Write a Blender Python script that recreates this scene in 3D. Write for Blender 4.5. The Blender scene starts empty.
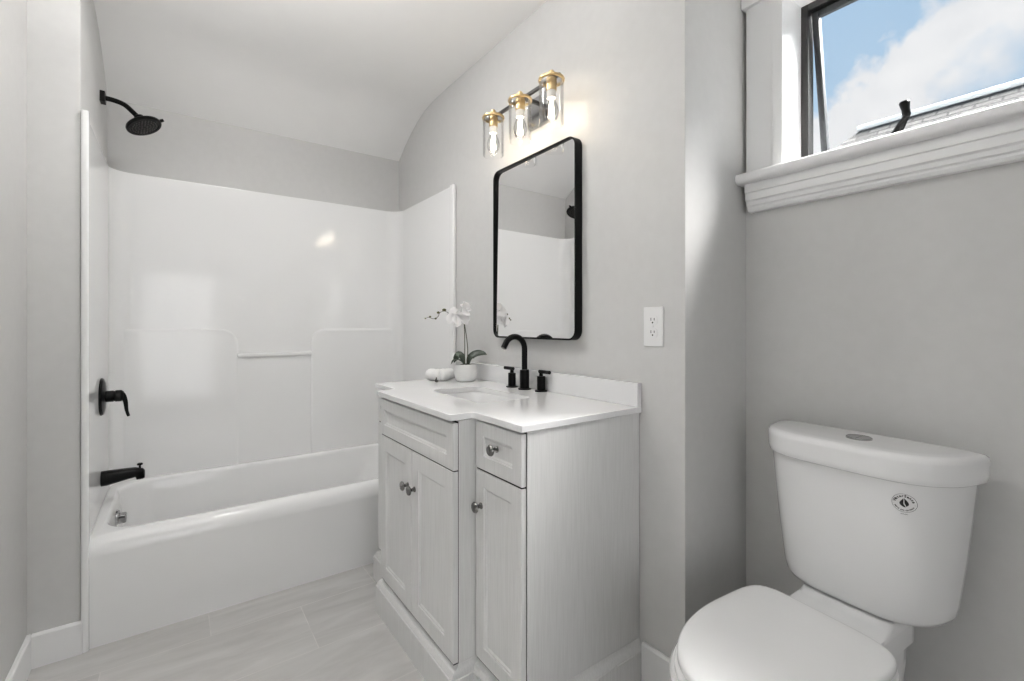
import bpy, bmesh, math, random
from mathutils import Vector, Matrix
random.seed(7)
C = bpy.context.scene.collection
PI = math.pi

# ------------------------------------------------------------------ camera, sky, sun, lamps, exposure
CAM_H = 1.14
cam_d = bpy.data.cameras.new('camera'); cam = bpy.data.objects.new('camera', cam_d); C.objects.link(cam)
cam.location = (0, 0, CAM_H); cam.rotation_euler = (math.radians(90), 0, math.radians(54.15))
cam_d.sensor_width = 36; cam_d.lens = 464.5 / 1024 * 36; cam_d.shift_y = -15.5 / 1024
cam_d.clip_start = 0.02
bpy.context.scene.camera = cam
vs = bpy.context.scene.view_settings
vs.view_transform = 'Standard'; vs.look = 'None'; vs.gamma = 1; vs.use_curve_mapping = False
vs.exposure = 0.0
SKY = 1.35           # sky brightness
GLOW = 165.0          # added bright patch in the unseen sky, high on the window's side
BOWL_W = 25.0        # added uplight, in an unseen bowl lamp under the ceiling
DOWN_W = 7.0        # added unseen downlight in front of the tub
FIL = 18.0           # glow of the bulb filaments
BULB_W = 0.5         # each vanity bulb, watts
HALL_W = 15.0         # added fill light beyond the open doorway

W = bpy.data.worlds.new('sky'); bpy.context.scene.world = W; W.use_nodes = True
def build_sky():
    nt = W.node_tree; N = nt.nodes; L = nt.links; N.clear()
    def n(t, **k):
        x = N.new(t)
        for a, b in k.items(): setattr(x, a, b)
        return x
    def mth(op, a, b=None, clamp=False):
        x = n('ShaderNodeMath', operation=op); x.use_clamp = clamp
        for i, v in enumerate((a, b)):
            if v is None: continue
            if isinstance(v, (int, float)): x.inputs[i].default_value = v
            else: L.new(v, x.inputs[i])
        return x.outputs[0]
    tc = n('ShaderNodeTexCoord'); sep = n('ShaderNodeSeparateXYZ'); L.new(tc.outputs['Generated'], sep.inputs[0])
    ysafe = mth('MAXIMUM', sep.outputs[1], 0.08)
    u = mth('DIVIDE', sep.outputs[0], ysafe); v = mth('DIVIDE', sep.outputs[2], ysafe)
    noise = n('ShaderNodeTexNoise'); noise.inputs['Scale'].default_value = 7.0; noise.inputs['Detail'].default_value = 9; noise.inputs['Roughness'].default_value = .58
    L.new(tc.outputs['Generated'], noise.inputs['Vector'])
    nz = mth('MULTIPLY', mth('SUBTRACT', noise.outputs[0], .5), .36)
    n2 = n('ShaderNodeTexNoise'); n2.inputs['Scale'].default_value = 24; n2.inputs['Detail'].default_value = 6; L.new(tc.outputs['Generated'], n2.inputs['Vector'])
    nz = mth('ADD', nz, mth('MULTIPLY', mth('SUBTRACT', n2.outputs[0], .5), .14))
    # a bank of cloud lying across the sky on this side of the house
    s = mth('ADD', mth('SUBTRACT', mth('MULTIPLY', u, .80), mth('MULTIPLY', v, 1.0)), .775)
    s = mth('ADD', s, nz)
    a = mth('MULTIPLY', mth('SUBTRACT', s, .055), 26.0, True)
    b = mth('MULTIPLY', mth('SUBTRACT', .30, s), 9.0, True)
    cl = mth('MULTIPLY', a, b)
    big = n('ShaderNodeTexNoise'); big.inputs['Scale'].default_value = 2.3; big.inputs['Detail'].default_value = 6
    L.new(tc.outputs['Generated'], big.inputs['Vector'])
    far = mth('MULTIPLY', mth('SUBTRACT', big.outputs[0], .52), 5.0, True)
    sel = mth('GREATER_THAN', sep.outputs[1], .15)
    cm = n('ShaderNodeMix', data_type='FLOAT'); L.new(sel, cm.inputs[0]); L.new(far, cm.inputs[2]); L.new(cl, cm.inputs[3])
    puff = n('ShaderNodeTexNoise'); puff.inputs['Scale'].default_value = 16; puff.inputs['Detail'].default_value = 5
    L.new(tc.outputs['Generated'], puff.inputs['Vector'])
    white = n('ShaderNodeMix', data_type='RGBA'); L.new(puff.outputs[0], white.inputs[0])
    white.inputs[6].default_value = (.72, .745, .78, 1); white.inputs[7].default_value = (.97, .97, .97, 1)
    blue = n('ShaderNodeMix', data_type='RGBA'); L.new(mth('MULTIPLY', sep.outputs[2], 1.3, True), blue.inputs[0])
    blue.inputs[6].default_value = (.60, .74, .86, 1); blue.inputs[7].default_value = (.30, .50, .74, 1)
    mix = n('ShaderNodeMix', data_type='RGBA'); L.new(cm.outputs[0], mix.inputs[0]); L.new(blue.outputs[2], mix.inputs[6]); L.new(white.outputs[2], mix.inputs[7])
    bg = n('ShaderNodeBackground'); L.new(mix.outputs[2], bg.inputs[0])
    vm = n('ShaderNodeVectorMath', operation='DOT_PRODUCT'); vm.inputs[1].default_value = Vector((.14, .55, .82)).normalized(); L.new(tc.outputs['Generated'], vm.inputs[0])
    mr = n('ShaderNodeMapRange'); mr.interpolation_type = 'SMOOTHSTEP'; mr.inputs[1].default_value = .86; mr.inputs[2].default_value = .97; mr.inputs[4].default_value = GLOW
    L.new(vm.outputs['Value'], mr.inputs[0]); bg.inputs[1].default_value = SKY
    b2 = n('ShaderNodeBackground'); b2.inputs[0].default_value = (1, .985, .96, 1); L.new(mr.outputs[0], b2.inputs[1])  # added glow of the unseen sky, brightens the room through the window
    ad = n('ShaderNodeAddShader'); L.new(bg.outputs[0], ad.inputs[0]); L.new(b2.outputs[0], ad.inputs[1])
    out = n('ShaderNodeOutputWorld'); L.new(ad.outputs[0], out.inputs[0])
build_sky()
hd = bpy.data.lights.new('hall_lamp_light', 'AREA'); hd.shape = 'RECTANGLE'; hd.size = 1.1; hd.size_y = 1.6; hd.energy = HALL_W; hd.color = (.985, .99, 1)  # fill light added in the hall, no lamp stands there
hall = bpy.data.objects.new('hall_lamp_light', hd); C.objects.link(hall)
hall.location = (1.70, -.12, 1.0); hall.rotation_euler = Vector((-1, .12, 0)).to_track_quat('-Z', 'Y').to_euler()

# ------------------------------------------------------------------ materials
def mat(name, col, rough=.5, metal=0, coat=0, spec=.5, emit=None, es=0, coat_rough=.05):
    m = bpy.data.materials.new(name); m.use_nodes = True
    p = m.node_tree.nodes['Principled BSDF']
    p.inputs['Base Color'].default_value = (*col, 1); p.inputs['Roughness'].default_value = rough
    p.inputs['Metallic'].default_value = metal; p.inputs['Coat Weight'].default_value = coat
    p.inputs['Coat Roughness'].default_value = coat_rough
    p.inputs['Specular IOR Level'].default_value = spec
    if emit: p.inputs['Emission Color'].default_value = (*emit, 1); p.inputs['Emission Strength'].default_value = es
    return m
def noise_tint(m, c1, c2, scale=(1, 1, 1), nscale=5, detail=4, bump=0, lo=.35, hi=.65, bdist=.002):
    nt = m.node_tree; N = nt.nodes; L = nt.links; p = N['Principled BSDF']
    tc = N.new('ShaderNodeTexCoord'); mp = N.new('ShaderNodeMapping'); mp.inputs['Scale'].default_value = scale
    no = N.new('ShaderNodeTexNoise'); no.inputs['Scale'].default_value = nscale; no.inputs['Detail'].default_value = detail
    mr = N.new('ShaderNodeMapRange'); mr.inputs[1].default_value = lo; mr.inputs[2].default_value = hi
    mx = N.new('ShaderNodeMix'); mx.data_type = 'RGBA'; mx.inputs[6].default_value = (*c1, 1); mx.inputs[7].default_value = (*c2, 1)
    L.new(tc.outputs['Object'], mp.inputs[0]); L.new(mp.outputs[0], no.inputs['Vector']); L.new(no.outputs[0], mr.inputs[0])
    L.new(mr.outputs[0], mx.inputs[0]); L.new(mx.outputs[2], p.inputs['Base Color'])
    if bump:
        b = N.new('ShaderNodeBump'); b.inputs['Strength'].default_value = bump; b.inputs['Distance'].default_value = bdist
        L.new(no.outputs[0], b.inputs['Height']); L.new(b.outputs[0], p.inputs['Normal'])
    return m
M = {}
M['wall'] = noise_tint(mat('wall_paint', (.605, .602, .592), .6), (.596, .592, .584), (.61, .606, .598), nscale=30, bump=.05, bdist=.001)
M['ceiling'] = noise_tint(mat('ceiling_paint', (.74, .73, .72), .8), (.87, .865, .855), (.88, .875, .865), nscale=8)
M['trim'] = mat('white_trim_paint', (.86, .86, .86), .3)
M['acrylic'] = mat('white_acrylic', (.88, .88, .878), .085, coat=.0)
M['porcelain'] = mat('white_porcelain', (.85, .85, .85), .12, coat=.4)
M['plastic'] = mat('white_plastic', (.86, .86, .86), .25)
M['quartz'] = mat('white_quartz', (.82, .82, .825), .06, coat=.0)
M['black'] = mat('matte_black_metal', (.003, .003, .003), .34, spec=.14)
M['bronze'] = mat('dark_bronze_frame', (.02, .019, .018), .4)
M['sash'] = mat('grey_sash', (.055, .06, .065), .4)
M['chrome'] = mat('chrome', (.75, .75, .75), .12, metal=1)
M['nickel'] = mat('brushed_nickel', (.20, .195, .19), .25, metal=1)
M['satin'] = mat('satin_chrome', (.42, .42, .42), .2, metal=1)
M['gold'] = mat('brushed_gold', (.64, .48, .26), .3, metal=1)
M['darkmetal'] = mat('dark_grey_metal', (.10, .095, .09), .35, metal=.7)
M['mirror'] = mat('mirror_glass', (.93, .93, .93), .0, metal=1)
M['lampwhite'] = mat('white_ceramic', (.8, .78, .74), .4)
M['filament'] = mat('glowing_filament', (1, .9, .7), .5, emit=(1, .90, .74), es=FIL)
M['leaf'] = noise_tint(mat('orchid_leaf', (.03, .045, .03), .4), (.022, .034, .022), (.05, .065, .045), nscale=40)
M['stem'] = mat('orchid_stem', (.05, .055, .03), .5)
M['bud'] = mat('orchid_bud', (.09, .085, .03), .5)
M['petal'] = mat('orchid_petal', (.86, .85, .85), .5)
M['ceramic'] = mat('white_pot', (.8, .8, .79), .35)
M['moss'] = noise_tint(mat('pot_moss', (.03, .03, .02), .9), (.02, .02, .015), (.06, .055, .04), nscale=120, bump=1, bdist=.004)
M['towel'] = noise_tint(mat('terry_towel', (.84, .84, .83), .95), (.80, .80, .79), (.87, .87, .86), nscale=400, bump=.8, bdist=.002)
M['ink'] = mat('black_ink', (.015, .015, .015), .5)
M['slot'] = mat('dark_slot', (.05, .05, .05), .6)
M['dark'] = mat('dark_gap', (.02, .02, .02), .8)  # shade of the cabinet gaps, put into the colour
M['ridge'] = mat('white_ridge', (.8, .8, .8), .6)
M['siding'] = mat('siding', (.55, .56, .56), .7)
M['wood'] = noise_tint(mat('washed_grey_wood', (.70, .70, .69), .42), (.665, .665, .658), (.725, .725, .72), scale=(60, 60, 2.2), nscale=3.5, detail=7, lo=.30, hi=.60, bump=.06)

def clear_glass(name, tint=.98, rough=0.0, gloss=.9):
    m = bpy.data.materials.new(name); m.use_nodes = True
    nt = m.node_tree; N = nt.nodes; L = nt.links; N.clear()
    t = N.new('ShaderNodeBsdfTransparent'); t.inputs[0].default_value = (tint, tint, tint, 1)
    g = N.new('ShaderNodeBsdfGlossy'); g.inputs['Roughness'].default_value = rough
    lw = N.new('ShaderNodeLayerWeight'); lw.inputs[0].default_value = .18
    k = N.new('ShaderNodeMath'); k.operation = 'MULTIPLY'; k.inputs[1].default_value = gloss
    mx = N.new('ShaderNodeMixShader'); o = N.new('ShaderNodeOutputMaterial')
    L.new(lw.outputs['Fresnel'], k.inputs[0]); L.new(k.outputs[0], mx.inputs[0]); L.new(t.outputs[0], mx.inputs[1]); L.new(g.outputs[0], mx.inputs[2]); L.new(mx.outputs[0], o.inputs[0])
    return m
M['glass'] = clear_glass('window_glass', .97, 0, .6)
M['shade'] = clear_glass('clear_shade_glass', .99, .03, .45)
M['bulb'] = clear_glass('bulb_glass', .98, .02, .6)
def screen_mat():
    m = bpy.data.materials.new('insect_screen'); m.use_nodes = True
    nt = m.node_tree; N = nt.nodes; L = nt.links; N.clear()
    t = N.new('ShaderNodeBsdfTransparent'); d = N.new('ShaderNodeBsdfDiffuse'); d.inputs[0].default_value = (.012, .012, .012, 1)
    mx = N.new('ShaderNodeMixShader'); mx.inputs[0].default_value = .12
    o = N.new('ShaderNodeOutputMaterial')
    L.new(t.outputs[0], mx.inputs[1]); L.new(d.outputs[0], mx.inputs[2]); L.new(mx.outputs[0], o.inputs[0])
    return m
M['screen'] = screen_mat()
def tile_mat():
    m = mat('porcelain_tile', (.5, .48, .46), .38)
    nt = m.node_tree; N = nt.nodes; L = nt.links; p = N['Principled BSDF']
    tc = N.new('ShaderNodeTexCoord'); sep = N.new('ShaderNodeSeparateXYZ'); L.new(tc.outputs['Object'], sep.inputs[0])
    def add(s, v):
        a = N.new('ShaderNodeMath'); a.operation = 'ADD'; a.inputs[1].default_value = v; L.new(s, a.inputs[0]); return a.outputs[0]
    cb = N.new('ShaderNodeCombineXYZ'); L.new(add(sep.outputs[1], -.103 + 6.1), cb.inputs[0]); L.new(add(sep.outputs[0], 2.026 + 5.96), cb.inputs[1])
    br = N.new('ShaderNodeTexBrick'); L.new(cb.outputs[0], br.inputs['Vector'])
    br.offset = .5; br.inputs['Scale'].default_value = 1; br.inputs['Brick Width'].default_value = .61; br.inputs['Row Height'].default_value = .298
    br.inputs['Mortar Size'].default_value = .0016; br.inputs['Mortar Smooth'].default_value = .1; br.inputs['Bias'].default_value = 0
    br.inputs['Color1'].default_value = (.93, .93, .93, 1); br.inputs['Color2'].default_value = (1.05, 1.05, 1.05, 1); br.inputs['Mortar'].default_value = (1.16, 1.15, 1.14, 1)
    # veins run along the tile, each tile shifted by its own tone
    mp = N.new('ShaderNodeMapping'); mp.inputs['Scale'].default_value = (9, 1.6, 1); mp.inputs['Rotation'].default_value = (0, 0, .12)
    off = N.new('ShaderNodeVectorMath'); off.operation = 'ADD'; L.new(tc.outputs['Object'], off.inputs[0]); L.new(br.outputs['Color'], off.inputs[1])
    L.new(off.outputs[0], mp.inputs[0])
    no = N.new('ShaderNodeTexNoise'); no.inputs['Scale'].default_value = 1.6; no.inputs['Detail'].default_value = 8; no.inputs['Roughness'].default_value = .6; no.inputs['Distortion'].default_value = .6
    L.new(mp.outputs[0], no.inputs['Vector'])
    cr = N.new('ShaderNodeValToRGB'); cr.color_ramp.elements[0].position = .32; cr.color_ramp.elements[0].color = (.46, .45, .439, 1)
    cr.color_ramp.elements[1].position = .68; cr.color_ramp.elements[1].color = (.585, .576, .563, 1)
    L.new(no.outputs[0], cr.inputs[0])
    mx = N.new('ShaderNodeMix'); mx.data_type = 'RGBA'; mx.blend_type = 'MULTIPLY'; mx.inputs[0].default_value = 1
    L.new(cr.outputs[0], mx.inputs[6]); L.new(br.outputs['Color'], mx.inputs[7]); L.new(mx.outputs[2], p.inputs['Base Color'])
    b = N.new('ShaderNodeBump'); b.inputs['Strength'].default_value = .25; b.inputs['Distance'].default_value = .001; b.invert = True
    L.new(br.outputs['Fac'], b.inputs['Height']); L.new(b.outputs[0], p.inputs['Normal'])
    return m
M['tile'] = tile_mat()
def shingle_mat():
    m = mat('grey_shingles', (.35, .35, .36), .9)
    nt = m.node_tree; N = nt.nodes; L = nt.links; p = N['Principled BSDF']
    tc = N.new('ShaderNodeTexCoord'); sep = N.new('ShaderNodeSeparateXYZ'); L.new(tc.outputs['Object'], sep.inputs[0])
    cb = N.new('ShaderNodeCombineXYZ'); L.new(sep.outputs[0], cb.inputs[0]); L.new(sep.outputs[2], cb.inputs[1])
    br = N.new('ShaderNodeTexBrick'); L.new(cb.outputs[0], br.inputs['Vector']); br.inputs['Scale'].default_value = 1
    br.inputs['Brick Width'].default_value = .24; br.inputs['Row Height'].default_value = .075; br.inputs['Mortar Size'].default_value = .012
    br.inputs['Color1'].default_value = (.05, .049, .048, 1); br.inputs['Color2'].default_value = (.11, .107, .104, 1); br.inputs['Mortar'].default_value = (.02, .02, .02, 1)
    no = N.new('ShaderNodeTexNoise'); no.inputs['Scale'].default_value = 25; L.new(tc.outputs['Object'], no.inputs['Vector'])
    mx = N.new('ShaderNodeMix'); mx.data_type = 'RGBA'; mx.blend_type = 'OVERLAY'; mx.inputs[0].default_value = .5
    L.new(br.outputs['Color'], mx.inputs[6]); L.new(no.outputs[0], mx.inputs[7]); L.new(mx.outputs[2], p.inputs['Base Color'])
    return m
M['shingle'] = shingle_mat()

# ------------------------------------------------------------------ helpers
ORG = {}
def mk(name, bm, m, parent=None, angle=35, local=False):
    """link a bmesh as one mesh object; world coordinates are made relative to the thing's base"""
    o0 = ORG.get(parent.name, Vector()) if parent else Vector()
    if not local and o0.length: bmesh.ops.translate(bm, vec=-o0, verts=bm.verts)
    bmesh.ops.recalc_face_normals(bm, faces=bm.faces)
    me = bpy.data.meshes.new(name); bm.to_mesh(me); bm.free()
    for p in me.polygons: p.use_smooth = True
    me.set_sharp_from_angle(angle=math.radians(angle))
    me.materials.append(M[m])
    o = bpy.data.objects.new(name, me); C.objects.link(o)
    if angle < 89:
        w = o.modifiers.new('weighted_normal', 'WEIGHTED_NORMAL'); w.keep_sharp = True; w.weight = 80
    if parent: o.parent = parent; ORG[o.name] = o0
    return o
def thing(name, label, cat, loc=(0, 0, 0), rotz=0, group=None):
    o = bpy.data.objects.new(name, None); C.objects.link(o); o.location = loc; o.rotation_euler = (0, 0, rotz)
    o.empty_display_size = .05
    o['label'] = label; o['category'] = cat
    if group: o['group'] = group
    ORG[o.name] = Vector(loc)
    return o
def tag(o, label, cat, group=None):
    o['label'] = label; o['category'] = cat
    if group: o['group'] = group
    return o
def struct(name, bm, m, angle=35):
    o = mk(name, bm, m, angle=angle); o['kind'] = 'structure'; return o
def join(bm, other):
    me = bpy.data.meshes.new('tmp'); other.to_mesh(me); other.free(); bm.from_mesh(me); bpy.data.meshes.remove(me); return bm
def box(x0, x1, y0, y1, z0, z1, bev=0, seg=2, bm=None):
    b = bmesh.new(); bmesh.ops.create_cube(b, size=1)
    for v in b.verts: v.co = Vector(((x0 + x1) / 2 + v.co.x * (x1 - x0), (y0 + y1) / 2 + v.co.y * (y1 - y0), (z0 + z1) / 2 + v.co.z * (z1 - z0)))
    if bev: bmesh.ops.bevel(b, geom=b.edges[:], offset=bev, segments=seg, profile=.5, affect='EDGES')
    return join(bm, b) if bm else b
def loft(loops, cap0=True, cap1=True, closed=True, bm=None):
    b = bm or bmesh.new()
    R = [[b.verts.new(p) for p in lp] for lp in loops]; n = len(R[0])
    for a, c in zip(R, R[1:]):
        for i in range(n if closed else n - 1):
            j = (i + 1) % n
            try: b.faces.new((a[i], a[j], c[j], c[i]))
            except ValueError: pass
    if cap0: b.faces.new(R[0][::-1])
    if cap1: b.faces.new(R[-1])
    return b
def fillet(pts, r, n=5):
    """round the corners of a closed 2D polygon; r may be a list"""
    out = []; k = len(pts)
    for i, p in enumerate(pts):
        rr = r[i] if isinstance(r, (list, tuple)) else r
        p = Vector(p); a = Vector(pts[i - 1]) - p; c = Vector(pts[(i + 1) % k]) - p
        if rr <= 0: out.append(p); continue
        th = a.angle(c)
        if th > PI - .02: out.append(p); continue
        d = min(rr / math.tan(th / 2), a.length * .499, c.length * .499); rr2 = d * math.tan(th / 2)
        q0 = p + a.normalized() * d; q1 = p + c.normalized() * d
        cen = p + (a.normalized() + c.normalized()).normalized() * (rr2 / math.sin(th / 2))
        v0 = q0 - cen; v1 = q1 - cen; ang = v0.angle(v1) if v0.length > 1e-9 else 0
        s = 1 if v0.x * v1.y - v0.y * v1.x > 0 else -1
        for j in range(n + 1):
            t = s * ang * j / n; cs, sn = math.cos(t), math.sin(t)
            out.append(cen + Vector((v0.x * cs - v0.y * sn, v0.x * sn + v0.y * cs)))
    return out
def resample(pts, n):
    P = [Vector(p) for p in pts] + [Vector(pts[0])]; L = [0]
    for a, b in zip(P, P[1:]): L.append(L[-1] + (b - a).length)
    out = []; j = 0
    for i in range(n):
        t = L[-1] * i / n
        while L[j + 1] < t: j += 1
        f = (t - L[j]) / max(1e-9, L[j + 1] - L[j]); out.append(P[j].lerp(P[j + 1], f))
    return out
def rrect(x0, x1, y0, y1, r, n=6): return fillet([(x0, y0), (x1, y0), (x1, y1), (x0, y1)], r, n)
def at_z(pts, z): return [(p[0], p[1], z) for p in pts]
def tube(path, r, seg=16, cap=True, bm=None):
    P = [Vector(p) for p in path]; n = len(P); loops = []
    t = (P[1] - P[0]).normalized(); up = Vector((0, 0, 1)) if abs(t.z) < .9 else Vector((1, 0, 0))
    nv = (up - t * up.dot(t)).normalized()
    for i, p in enumerate(P):
        t2 = ((P[min(i + 1, n - 1)] - P[max(i - 1, 0)])).normalized()
        nv = (nv - t2 * nv.dot(t2)).normalized(); bv = t2.cross(nv)
        rr = r[i] if isinstance(r, (list, tuple)) else r
        loops.append([p + (nv * math.cos(2 * PI * k / seg) + bv * math.sin(2 * PI * k / seg)) * rr for k in range(seg)])
    return loft(loops, cap, cap, True, bm)
def lathe(profile, seg=32, base=(0, 0, 0), axis=(0, 0, 1), bm=None, cap0=True, cap1=True):
    q = Vector((0, 0, 1)).rotation_difference(Vector(axis).normalized()); B = Vector(base)
    loops = [[B + q @ Vector((r * math.cos(2 * PI * k / seg), r * math.sin(2 * PI * k / seg), h)) for k in range(seg)] for r, h in profile]
    return loft(loops, cap0, cap1, True, bm)
def bez(pts, n=24):
    """Catmull-Rom through points"""
    P = [Vector(p) for p in pts]; P = [P[0] * 2 - P[1]] + P + [P[-1] * 2 - P[-2]]; out = []
    k = len(P) - 3
    for i in range(n + 1):
        t = i / n * k; j = min(int(t), k - 1); f = t - j; a, b, c, d = P[j:j + 4]
        out.append(.5 * ((2 * b) + (c - a) * f + (2 * a - 5 * b + 4 * c - d) * f * f + (3 * b - a - 3 * c + d) * f ** 3))
    return out
def sweep_y(profile, y0, y1, bm=None): return loft([[(p[0], y0, p[1]) for p in profile], [(p[0], y1, p[1]) for p in profile]], bm=bm)
def sweep_x(profile, x0, x1, bm=None): return loft([[(x0, p[0], p[1]) for p in profile], [(x1, p[0], p[1]) for p in profile]], bm=bm)
def evaluated(o):
    dg = bpy.context.evaluated_depsgraph_get(); me = bpy.data.meshes.new_from_object(o.evaluated_get(dg)); return me

# ------------------------------------------------------------------ the room
XB, XS, YM, YF, YL, YW, XR, XE = -2.97, -2.19, 1.21, -.27, -.402, 1.555, -.807, 1.15   # back, stub face, mirror wall, faucet wall, left wall, window wall, return, far end
ZC = 2.447
struct('floor', box(-3.1, 2.4, -.6, 1.8, -.1, 0), 'tile')
ceil = [(XB - .1, 2.20), (XB, 2.238), (-2.87, 2.305), (-2.77, 2.358), (-2.67, 2.40), (-2.57, 2.43), (-2.46, ZC - .003), (-2.3, ZC), (2.4, ZC), (2.4, ZC + .12), (XB - .1, ZC + .12)]
struct('ceiling', sweep_y(ceil, -.6, 1.8), 'ceiling', 50)
struct('wall_back', box(XB - .1, XB, -.6, 1.8, 0, ZC + .05), 'wall')
struct('wall_right', box(XB, XR, YM, 1.735, 0, ZC + .05, .004, 2), 'wall')
struct('wall_faucet', box(XB, XS, YL - .1, YF, 0, ZC + .05, .004, 2), 'wall')
struct('wall_left', box(XS, XE, YL - .1, YL, 0, ZC + .05), 'wall')
# window wall with its opening
WX0, WX1, WZ0, WZ1 = -.690, .36, 1.60, 2.195
bm = box(XR, WX0, YW, 1.70, 0, ZC + .05); box(WX1, XE, YW, 1.70, 0, ZC + .05, bm=bm)
box(WX0, WX1, YW, 1.70, 0, WZ0, bm=bm); box(WX0, WX1, YW, 1.70, WZ1, ZC + .05, bm=bm)
struct('wall_window', bm, 'wall')
# end wall behind the camera, with the open doorway to the hall
DY0, DY1, DZ = -.34, .50, 2.03
bm = box(XE, XE + .1, YL - .1, DY0, 0, ZC + .05); box(XE, XE + .1, DY1, 1.735, 0, ZC + .05, bm=bm); box(XE, XE + .1, DY0, DY1, DZ, ZC + .05, bm=bm)
struct('wall_entry', bm, 'wall')
bm = box(XE - .015, XE + .115, DY0 - .07, DY0, 0, DZ + .07, .003); box(XE - .015, XE + .115, DY1, DY1 + .07, 0, DZ + .07, .003, bm=bm); box(XE - .015, XE + .115, DY0, DY1, DZ, DZ + .07, .003, bm=bm)
struct('trim_5', bm, 'trim')
bm = box(2.3, 2.4, -.6, 1.8, 0, ZC + .05); box(XE + .1, 2.3, -.6, -.5, 0, ZC + .05, bm=bm); box(XE + .1, 2.3, 1.7, 1.8, 0, ZC + .05, bm=bm)
struct('wall_hall', bm, 'wall')
# baseboards
def base_prof(a, s, h=.112, t=.013): return [(a, 0), (a + s * t, 0), (a + s * t, h - .006), (a + s * (t - .005), h), (a, h)]
struct('baseboard_left', sweep_x(base_prof(YL, 1), XS, XE - .02), 'trim')
struct('baseboard_stub', sweep_y(base_prof(XS, 1), YL + .013, YF + .004), 'trim')
struct('baseboard_right', sweep_x(base_prof(YM, -1, .132), -.955, XR + .013), 'trim')
struct('baseboard_return', sweep_y(base_prof(XR, 1, .132), YM - .013, YW), 'trim')
struct('baseboard_window', sweep_x(base_prof(YW, -1, .132), XR + .013, XE), 'trim')

# ------------------------------------------------------------------ window
CY = YW - .022
bm = box(XR + .012, WX0 - .006, CY, YW, 1.63, 2.20, .003); box(WX0 - .020, WX0 + .012, CY - .007, YW, 1.63, 2.20, .003, bm=bm)
box(WX1 - .012, WX1 + .020, CY - .007, YW, 1.63, 2.20, .003, bm=bm); box(WX1 + .006, WX1 + .13, CY, YW, 1.63, 2.20, .003, bm=bm)
struct('trim_1', bm, 'trim')                                                    # side casings with their inner bead
bm = box(XR + .001, WX1 + .145, CY - .012, YW, 2.185, 2.33, .003); box(WX0 - .02, WX1 + .02, CY - .007, YW, 2.178, 2.20, .003, bm=bm)
struct('trim_2', bm, 'trim')                                                    # head casing
bm = box(WX0 - .002, WX0 + .012, YW - .005, 1.70, 1.625, 2.19, .002); box(WX1 - .012, WX1 + .002, YW - .005, 1.70, 1.625, 2.19, .002, bm=bm); box(WX0, WX1, YW - .005, 1.70, 2.178, 2.196, .002, bm=bm)
struct('trim_6', bm, 'trim')                                                    # jamb lining
nose = [(YW + .12, 1.600), (YW + .12, 1.634), (1.497, 1.634), (1.490, 1.631), (1.486, 1.624), (1.486, 1.612), (1.490, 1.605), (1.497, 1.600)]
struct('trim_3', sweep_x(nose, XR + .001, WX1 + .16), 'trim', 60)               # stool
apr = [(YW, 1.600), (1.512, 1.600), (1.512, 1.573), (1.516, 1.570), (1.516, 1.548), (1.522, 1.543), (1.524, 1.532), (1.530, 1.528), (1.530, 1.522), (1.536, 1.514), (YW, 1.512)]
struct('trim_4', sweep_x(apr, XR + .018, WX1 + .13), 'trim', 20)                # moulded apron under the stool
win = bpy.data.objects.new('window_1', None); C.objects.link(win); win['kind'] = 'structure'; win.location = ((WX0 + WX1) / 2, 1.69, 1.634); ORG[win.name] = Vector(win.location)
FX0, FX1, FZ0, FZ1 = WX0 + .012, WX1 - .012, 1.636, 2.178
def frame_bm(x0, x1, z0, z1, y0, y1, w, bev=.002):
    b = box(x0, x0 + w, y0, y1, z0, z1, bev); box(x1 - w, x1, y0, y1, z0, z1, bev, bm=b)
    box(x0 + w, x1 - w, y0, y1, z0, z0 + w, bev, bm=b); box(x0 + w, x1 - w, y0, y1, z1 - w, z1, bev, bm=b); return b
mk('frame', frame_bm(FX0, FX1, FZ0, FZ1, 1.655, 1.695, .022), 'bronze', win)
scr = box(FX0 + .022, FX1 - .022, 1.662, 1.6626, FZ0 + .022, FZ1 - .022)
sc_o = mk('insect_screen', scr, 'screen', win)
# the sash, hinged at the head and swung outward at the foot
SX0, SX1 = FX0 + .024, FX1 - .024; HZ = FZ1 - .026; SH = .50
def swing(b, a=math.radians(9.5), piv=(1.672, HZ)):
    for v in b.verts:
        y, z = v.co.y - piv[0], v.co.z - piv[1]
        v.co.y = piv[0] + y * math.cos(a) - z * math.sin(a); v.co.z = piv[1] + y * math.sin(a) + z * math.cos(a)
    return b
sb = swing(frame_bm(SX0, SX1, HZ - SH, HZ, 1.672, 1.697, .019, .003))
sash = mk('sash', sb, 'sash', win)
mk('pane', swing(box(SX0 + .016, SX1 - .016, 1.684, 1.689, HZ - SH + .016, HZ - .016)), 'glass', sash)
# crank handle
ck = lathe([(.020, 0), (.020, .010), (.014, .018), (.013, .034), (.008, .038)], 20, (-.425, 1.624, 1.634))
ck.normal_update()
tube(bez([(-.428, 1.622, 1.660), (-.418, 1.622, 1.678), (-.402, 1.620, 1.705), (-.397, 1.619, 1.716)], 10), [.014] * 3 + [.011] * 3 + [.0085] * 5, 10, bm=ck)
lathe([(.007, -.004), (.010, .004), (.0095, .018), (.0125, .036), (.0105, .040)], 16, (-.397, 1.618, 1.712), (-.12, -.1, 1), bm=ck)
crank = mk('crank_handle', ck, 'black', win)

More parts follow.
